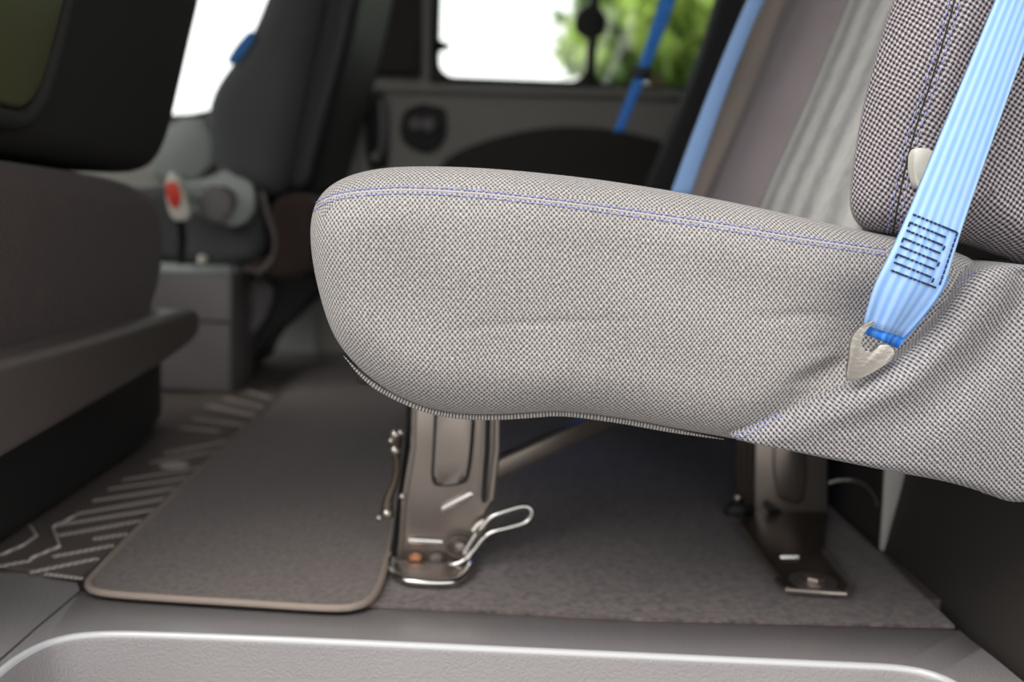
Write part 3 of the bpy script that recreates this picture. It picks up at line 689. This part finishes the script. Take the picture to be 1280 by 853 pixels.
# small pale tab and loose fold by the belt
bm = BM(); q = [onY(x, y, .822) for x, y in ((1143, 188), (1150, 184), (1167, 187), (1172, 200), (1160, 235), (1146, 236), (1142, 212))]; prism(bm, chaikin(q, 2), (0, .012, 0), bev=.0015)
o = link('belt_guide', bm, 'white_plastic', bench); sharp(o); o['label'] = 'small off white plastic tab'
# second belt across the backrest
def strap(bm, rows, th=.002, n=6):
    Lq = [Vector(p[:3]) for p in rows]; 
belt2 = thing('seat_belt', 'narrow light blue seat belt crossing the backrest behind the cushion', 'seat belt', onY(855, 245, 1.44))
bm = ribbon(interp([(1095, -330, 1.40), (968, -60, 1.40), (933, 0, 1.42), (880, 130, 1.44), (836, 250, 1.44)], 40), interp([(1117, -330, 1.40), (990, -60, 1.40), (954, 0, 1.42), (903, 130, 1.44), (862, 250, 1.44)], 40), .002, 8, .0003)
link('webbing', bm, 'webbing', belt2)
belt3 = thing('seat_belt', 'seat belt with its shade in deeper blue and a black slider at the far end of the bench', 'seat belt', onY(772, 165, 2.12))
bm = ribbon(interp([(900, -200, 2.02), (842, -50, 2.02), (820, 15, 2.03), (800, 80, 2.05), (767, 165, 2.06)], 40), interp([(920, -200, 2.02), (862, -50, 2.02), (840, 15, 2.03), (814, 80, 2.05), (779, 165, 2.06)], 40), .002, 8, .0003)
link('webbing', bm, 'webbing_shaded', belt3)
bm = BM(); a = onY(802, 90, 2.04); box(bm, a-Vector((.020, .006, .010)), a+Vector((.020, .006, .010)), .004); o = link('slider', bm, 'black_plastic', belt3); sharp(o)
# grey strap and wire behind the rear leg
bm = ribbon(interp([(1108, 560, 1.18), (1106, 610, 1.19), (1103, 655, 1.20), (1100, 698, 1.215)], 24), interp([(1142, 560, 1.18), (1132, 610, 1.19), (1116, 655, 1.20), (1109, 698, 1.215)], 24), .003, 8, .0003)
o = link('anchor_strap', bm, 'strap_grey'); tag(o, 'light grey strap running down from bench to carpet edge', 'strap')
bm = BM(); tube(bm, interp([onY(x, y, 1.25) for x, y in ((1036, 604), (1050, 600), (1070, 601), (1085, 608), (1097, 625), (1101, 650), (1100, 672), (1098, 692))], 50), .0022, 8)
o = link('cable', bm, 'hook_steel'); tag(o, 'thin curved wire beside the grey strap below the bench', 'cable')

# ================================================================== FLOOR MATS
mo = [(112, 722), (109, 733), (122, 740), (200, 746), (300, 752), (420, 760), (448, 757), (466, 747), (476, 728), (487, 690), (500, 630), (513, 560), (523, 500), (528, 470), (400, 462), (377, 468), (345, 497), (262, 575), (180, 652)]
q = chaikin([onZ(x, y, .010) for x, y in mo], 2)
bm = BM(); prism(bm, [Vector((p.x, p.y, .0045)) for p in q], (0, 0, .0045)); fm_ = link('floor_mat', bm, 'mat_pile', None, False); tag(fm_, 'dark brown textile floor mat with tan bound edge on the van floor', 'floor mat')
bm = BM(); tube(bm, resample([Vector((p.x, p.y, .0085)) for p in q], 260), .0042, 8, closed=True); o = link('bound_edge', bm, 'mat_edge', fm_)
# printed stripes of the rubber footwell mat
def zz(X, Y): return (X*.4374, 480+Y*.4374)
strs = [((85, 540), (280, 500), 1.), ((150, 495), (325, 463), 1.), ((265, 445), (365, 430), 1.), ((165, 435), (405, 392), 1.), ((160, 405), (445, 360), 1.), ((220, 372), (480, 328), 1.), ((265, 335), (512, 298), 1.),
        ((310, 302), (545, 268), .7), ((350, 275), (570, 240), .6), ((470, 200), (670, 160), 1.2), ((430, 225), (640, 190), .8), ((515, 125), (625, 135), 1.6), ((550, 100), (725, 122), 1.6), ((590, 62), (760, 98), 1.6), ((640, 42), (780, 74), 1.2), ((700, 20), (800, 50), 1.),
        ((-40, 530), (90, 505), 1.), ((130, 545), (235, 558), .7)]
rm = BM(); q = [onZ(x, y, .002) for x, y in ((-160, 690), (0, 708), (50, 716), (100, 722), (112, 716), (180, 648), (262, 571), (345, 492), (372, 466), (330, 440), (290, 470), (150, 560), (-200, 640))]
prism(rm, [Vector((p.x, p.y, .0005)) for p in q], (0, 0, .003)); rub = link('rubber_mat', rm, 'floor_vinyl', None, False); tag(rub, 'grey brown rubber footwell mat printed with pale slanted stripes', 'floor mat')
bm = BM()
for a, b, wd in strs:
    p, r2 = onZ(*zz(*a), .0045), onZ(*zz(*b), .0045); t = (r2-p).normalized(); w = Vector((-t.y, t.x, 0))*.0040*wd*(1+.25*(p.y-1.1))
    prism(bm, [p-w, r2-w, r2+w, p+w], (0, 0, .0008))
for poly in ([(0, 490), (70, 460), (105, 435), (85, 405)], [(85, 500), (170, 465), (150, 410), (220, 375)]):
    pp = [onZ(*zz(*p), .0048) for p in poly]; tube(bm, pp, .0018, 6)
ball(bm, onZ(*zz(498, 232), .004), .022, (1, 1, .1))
o = link('stripe_print', bm, 'stripe_print', rub, False)

# ================================================================== FRONT SEATS
# driver seat (beyond), seen from its right side
YD = 2.05
def side_slab(name, px, y, th, m, par, r, mid, N=140, dome=.0, label=None, both=True, inner=6, rot=None):
    O_ = [XZ(a, b, y) for a, b in px]
    bm = slab(O_, (XZ(*mid[0], y), XZ(*mid[1], y)), r, th, lambda a, b, c: Vector((a, y+c, b)), N=N, nr=6, inner=inner, dome=dome, both=both)
    o = link(name, bm, m, par)
    if label: o['label'] = label
    return o
dr = thing('driver_seat', 'far front seat with dark grey backrest and blue side tag', 'seat', (-.6, 2.3, 0))
side_slab('backrest', [(380, -130), (340, -40), (322, 10), (306, 45), (286, 75), (267, 100), (256, 125), (253, 150), (256, 185), (266, 215), (282, 238), (330, 246), (352, 243), (366, 180), (384, 90), (402, 10), (425, -130)], YD, .50, 'driver_cloth', dr, .05, ((312, 180), (380, -60)), dome=.01)
side_slab('back_panel', [(400, -130), (392, 0), (375, 80), (356, 160), (345, 246), (388, 246), (402, 190), (424, 110), (446, 30), (475, -130)], YD+.06, .48, 'black_plastic', dr, .03, ((380, 200), (425, -60)), label='black plastic back shell')
bm = BM(); q = [onY(x, y, YD+.004) for x, y in ((313, 38), (320, 42), (318, 50), (300, 76), (290, 82), (284, 76), (296, 58))]; prism(bm, chaikin(q, 1), (0, -.008, 0), bev=.002); sharp(link('side_tag', bm, 'tag_blue', dr))['label'] = 'bright blue tag'
side_slab('lower_cover', [(333, 246), (392, 238), (396, 300), (392, 345), (350, 350), (318, 345), (308, 332), (328, 330), (338, 310)], YD+.02, .46, 'brown_felt', dr, .02, ((350, 300), (372, 280)))
side_slab('seat_cushion', [(196, 232), (240, 222), (300, 238), (322, 250), (335, 300), (325, 325), (300, 333), (240, 335), (195, 325), (100, 320), (100, 240)], YD+.06, .44, 'driver_cloth', dr, .03, ((180, 280), (290, 290)))
bm = BM(); q = [onY(x, y, YD-.0) for x, y in ((262, 222), (275, 214), (300, 214), (315, 226), (318, 262), (308, 280), (290, 284), (262, 276), (240, 262), (215, 240), (215, 228), (240, 226))]; prism(bm, chaikin(q, 2), (0, .06, 0), bev=.01); o = sharp(link('side_trim', bm, 'pillar_plastic', dr)); o['label'] = 'light grey plastic side trim'
bm = BM(); cyl(bm, onY(272, 254, YD-.02), .035, .04, 'Y', 28, bev=.008); o = sharp(link('recline_knob', bm, 'grey_plastic', dr))
bm = BM(); tube(bm, [onY(x, y, YD-.02) for x, y in ((212, 232), (235, 240), (262, 244))], .014, 10); o = link('lever', bm, 'pillar_plastic', dr)
bm = BM(); tube(bm, interp([onY(x, y, YD-.01) for x, y in ((328, 240), (335, 270), (346, 300), (342, 325), (325, 342), (305, 335))], 40), .006, 8); link('cover_trim', bm, 'trim_plastic', dr)
# pedestal
bm = BM(); a = onY(288, 497, YD+.03); pts = [onY(x, y, YD+.03) for x, y in ((150, 497), (288, 497), (290, 343), (284, 337), (185, 333), (170, 346), (140, 378))]
for p in (pts[0], pts[1]): p.z = .006
prism(bm, pts, (0, .22, 0), bev=.008); ped = sharp(link('pedestal', bm, 'base_plastic', dr)); ped['label'] = 'grey moulded seat box'
bm = BM(); q = [onY(x, y, YD+.026) for x, y in ((182, 343), (190, 330), (284, 334), (290, 343))]; prism(bm, q, (0, .2, 0), bev=.006); o = sharp(link('pedestal_cap', bm, 'pillar_plastic', dr))
bm = BM(); q = [onY(x, y, YD+.0275) for x, y in ((160, 395.5), (288, 402), (288, 404.5), (160, 398))]; prism(bm, q, (0, .006, 0)); link('panel_gap', bm, 'rubber', dr)
bm = BM(); tube(bm, interp([onY(x, y, YD+.12) for x, y in ((184, 322), (210, 322), (235, 330), (262, 342))], 20), .016, 10); link('seat_rail', bm, 'grey_plastic', dr)
bm = BM(); ball(bm, onY(253, 325, YD), .011); link('knob', bm, 'white_plastic', dr)
bm = BM(); q = [onY(x, y, YD+.2) for x, y in ((306, 352), (340, 350), (342, 375), (330, 400), (312, 425), (308, 420), (322, 385), (306, 375))]; prism(bm, chaikin(q, 1), (0, .03, 0), bev=.004); sharp(link('bracket', bm, 'base_plastic', dr))
bm = BM(); q = [onY(x, y, YD+.24) for x, y in ((340, 352), (398, 340), (398, 370), (360, 402), (330, 420), (318, 460), (300, 480), (300, 352))]
for p in q: p.z = max(p.z, .006)
prism(bm, q, (0, .2, 0), bev=.01); sharp(link('seat_base', bm, 'black_plastic', dr))
# passenger double seat: backs facing us along X = -0.55
ps = thing('passenger_seat', 'near front double seat seen from behind with black back shell', 'seat', (-.75, 1.45, 0))
def xslab(name, pts, X, th, lean, m, r, mid, N=140, dome=0., label=None, par=ps, y_of=None, disp=None, inner=8):
    """pts are (Y, Z); front faces +X"""
    bm = slab(pts, mid, r, th, lambda a, b, c: Vector((X + lean*(b-.4) - c, a, b)), N=N, nr=7, inner=inner, dome=dome, both=True, disp=disp)
    o = link(name, bm, m, par)
    if label: o['label'] = label
    return o
def YZ(px, py, X): p = onX(px, py, X); return (p.y, p.z)
XP = -.56
zb = YZ(140, 208, XP)[1]
xslab('backrest', [(.86, zb+.012), (1.3, zb), (1.60, zb-.012), (1.66, zb+.02), (1.69, zb+.12), (1.75, .8), (1.76, 1.0), (1.66, 1.08), (.95, 1.08), (.86, .98)], XP, .16, .16, 'shell_black', .035, ((1.1, .75), (1.5, .75)), dome=.01)
gy = YZ(62, 100, XP+.04)[0]
xslab('back_panel', [(.80, .54), (1.12, .50), (1.165, .515), (1.19, .56), (1.22, .70), (1.25, .9), (1.23, .98), (.8, .98)], XP+.012, .05, .16, 'olive_panel', .012, ((.92, .62), (.92, .85)), label='glossy olive black back panel')
bm = BM(); q = chaikin([Vector((y, z, 0)) for y, z in ((.80, .53), (1.12, .488), (1.175, .505), (1.205, .56), (1.235, .70), (1.265, .9), (1.265, 1.0))], 2, False)
tube(bm, [Vector((XP+.003+.16*(p.y-.4), p.x, p.y)) for p in q], .012, 10); link('panel_groove', bm, 'shell_black', ps)
xslab('lower_cover', [(.86, zb+.004), (1.3, zb-.008), (1.55, zb-.02), (1.61, zb-.05), (1.63, zb-.12), (1.60, zb-.20), (1.50, .17), (1.2, .12), (.86, .12)], XP+.03, .30, .03, 'brown_felt', .05, ((1.1, .3), (1.4, .3)), dome=.01)
# lower moulded trim rail
tr_ = [(.86, YZ(0, 452, XP)[1]), (1.2, .262), (1.5, .268), (1.72, .283), (1.80, .270), (1.80, .235), (1.74, .205), (1.4, .150), (.86, .085)]
xslab('base_trim', [(.80, .258), (.97, .252), (1.2, .246), (1.45, .243), (1.56, .242), (1.60, .232), (1.605, .205), (1.56, .185), (1.4, .172), (1.05, .160), (.80, .15)], XP+.085, .22, .0, 'trim_plastic', .012, ((.95, .205), (1.52, .212)), label='brown grey moulded trim rail')
bm = BM(); box(bm, (-1.05, .98, .005), (-.60, 1.80, .22), .02); sharp(link('pedestal', bm, 'black_plastic', ps))
xslab('base_skirt', [(.80, .16), (1.4, .18), (1.58, .19), (1.60, .15), (1.64, .03), (1.60, .012), (.80, .012)], XP+.045, .1, .12, 'black_plastic', .01, ((.95, .09), (1.5, .10)))
0 and side_slab('seat_cushion', [(-400, 262), (-300, 230), (0, 240), (0, 400), (-400, 400)], 1.0, .75, 'black_cloth', ps, .04, ((-300, 310), (-100, 310)))
bm = BM(); tube(bm, [onY(x, y, 1.86) for x, y in ((128, 384), (140, 384), (152, 384))], .008, 8); tube(bm, [onY(x, y, 1.86) for x, y in ((140, 378), (144, 366), (152, 360))], .009, 8); o = link('adjuster_lever', bm, 'pillar_plastic', ps)
# buckle between the seats
bm = BM(); q = [onY(x, y, 1.98) for x, y in ((205, 218), (222, 214), (232, 250), (238, 268), (232, 277), (215, 276), (208, 258))]; prism(bm, chaikin(q, 1), (0, .025, 0), bev=.005); bkl = sharp(link('belt_buckle', bm, 'white_plastic', dr)); bkl['label'] = 'white buckle with red button'
bm = BM(); q = [onY(x, y, 1.977) for x, y in ((204, 228), (221, 226), (227, 244), (223, 262), (211, 258))]; prism(bm, chaikin(q, 1), (0, .01, 0), bev=.003); sub('release_button', bm, 'red_plastic', bkl, 'red button')
bm = BM(); tube(bm, [onY(225, 272, 1.995), onY(228, 300, 2.04), onY(226, 332, 2.10)], .008, 8); sub('buckle_stalk', bm, 'black_plastic', bkl)

# ================================================================== FAR DOOR FITTINGS
hd = thing('grab_handle', 'upright black grab handle on the far door pillar', 'handle', F(470, 200, YF-.03))
bm = BM(); q = chaikin([F(x, y, YF-.004) for x, y in ((456, 118), (486, 118), (488, 205), (480, 212), (458, 212))], 1); prism(bm, q, (0, -.012, 0), bev=.004); sharp(link('bezel', bm, 'rubber', hd))
bm = BM(); tube(bm, interp([F(476, 126, YF-.018), F(479, 132, YF-.05), F(480, 165, YF-.055), F(477, 192, YF-.05), F(470, 200, YF-.018)], 30), .009, 10); link('grip', bm, 'base_plastic', hd)
bm = BM(); ball(bm, F(470, 196, YF-.03), .012); link('screw_cap', bm, 'pillar_plastic', hd)
kn = thing('door_latch', 'round recessed black door latch beside the grab handle', 'handle', F(530, 160, YF-.03))
bm = BM(); cyl(bm, F(530, 160, YF-.012), .062, .022, 'Y', 36, bev=.006); sharp(link('bezel', bm, 'rubber', kn))
bm = BM(); q = chaikin([F(x, y, YF-.001) for x, y in ((500, 132), (556, 132), (560, 150), (556, 180), (535, 196), (508, 182))], 2); prism(bm, q, (0, -.010, 0), bev=.003); sharp(link('backplate', bm, 'wall_dark', kn))
bm = BM(); cyl(bm, F(519, 155, YF-.035), .016, .03, 'Y', 20, bev=.004); cyl(bm, F(535, 156, YF-.035), .018, .03, 'Y', 20, bev=.004); sharp(link('knob', bm, 'base_plastic', kn))
lt = thing('window_latch', 'dark round latch on the bar between the far windows', 'latch', F(738, 28, YF-.04))
bm = BM(); cyl(bm, F(738, 28, YF-.045), .042, .03, 'Y', 24, bev=.008); box(bm, F(720, 33, YF-.05), F(758, 22, YF-.03), .003); sharp(link('latch_body', bm, 'rubber', lt))
bm = BM(); q = chaikin([F(x, y, YF-.022) for x, y in ((543, 45), (552, 52), (564, 56), (562, 62), (550, 64), (543, 72))], 1); prism(bm, q, (0, -.01, 0)); o = link('window_catch', bm, 'rubber'); tag(o, 'small pointed black catch on left edge of the far window', 'latch')

# ================================================================== OUTSIDE
bm = BM(); box(bm, (-40, -40, -.9), (40, 60, -.55)); struct('ground', bm, 'asphalt')
def tree(x, y, h, r, cz, m, label, seed, n=4600, leaf=.10):
    rnd = random.Random(seed); t = thing('tree', label, 'tree', (x, y, -.55), 'trees beyond the far windows')
    bm = BM(); tube(bm, [Vector((x, y, -.55)), Vector((x+.05, y, .6)), Vector((x-.05, y+.05, cz)), Vector((x, y, cz+h*.3))], .12, 8, taper=lambda s: 1-.7*s); link('trunk', bm, 'bark', t)
    bm = BM(); bl = []
    for k in range(44):
        a = rnd.uniform(0, 6.28); u = rnd.uniform(-1, 1); q_ = rnd.random()**.5
        bl.append((Vector((x+math.cos(a)*r*.7*q_*math.sqrt(1-u*u*.8), y+math.sin(a)*r*.7*q_, cz+u*h*.42)), rnd.uniform(.28, .5)*r))
    for k in range(n):
        c, rr = rnd.choice(bl); d = Vector((rnd.gauss(0, 1), rnd.gauss(0, 1), rnd.gauss(0, 1))).normalized(); p = c+d*rr*rnd.uniform(.75, 1.05)
        s = leaf*rnd.uniform(.6, 1.3); a = Vector((rnd.gauss(0, 1), rnd.gauss(0, 1), rnd.gauss(0, 1))).normalized(); b = a.cross(d).normalized()
        bm.faces.new([bm.verts.new(p+a*s), bm.verts.new(p+b*s*.55+d*.02), bm.verts.new(p-a*s), bm.verts.new(p-b*s*.55-d*.02)])
    for c, rr in bl: ball(bm, c, rr*.78, seg=10)
    link('foliage', bm, m, t, False, fix=False)
tree(1.22, 8.0, 3.6, .85, 1.9, 'leaves', 'pale green leafy tree behind the divider of the far windows', 1)
tree(3.9, 11.0, 4.8, 1.5, 2.1, 'leaves_dark', 'darker green tree seen through the far right window', 2)
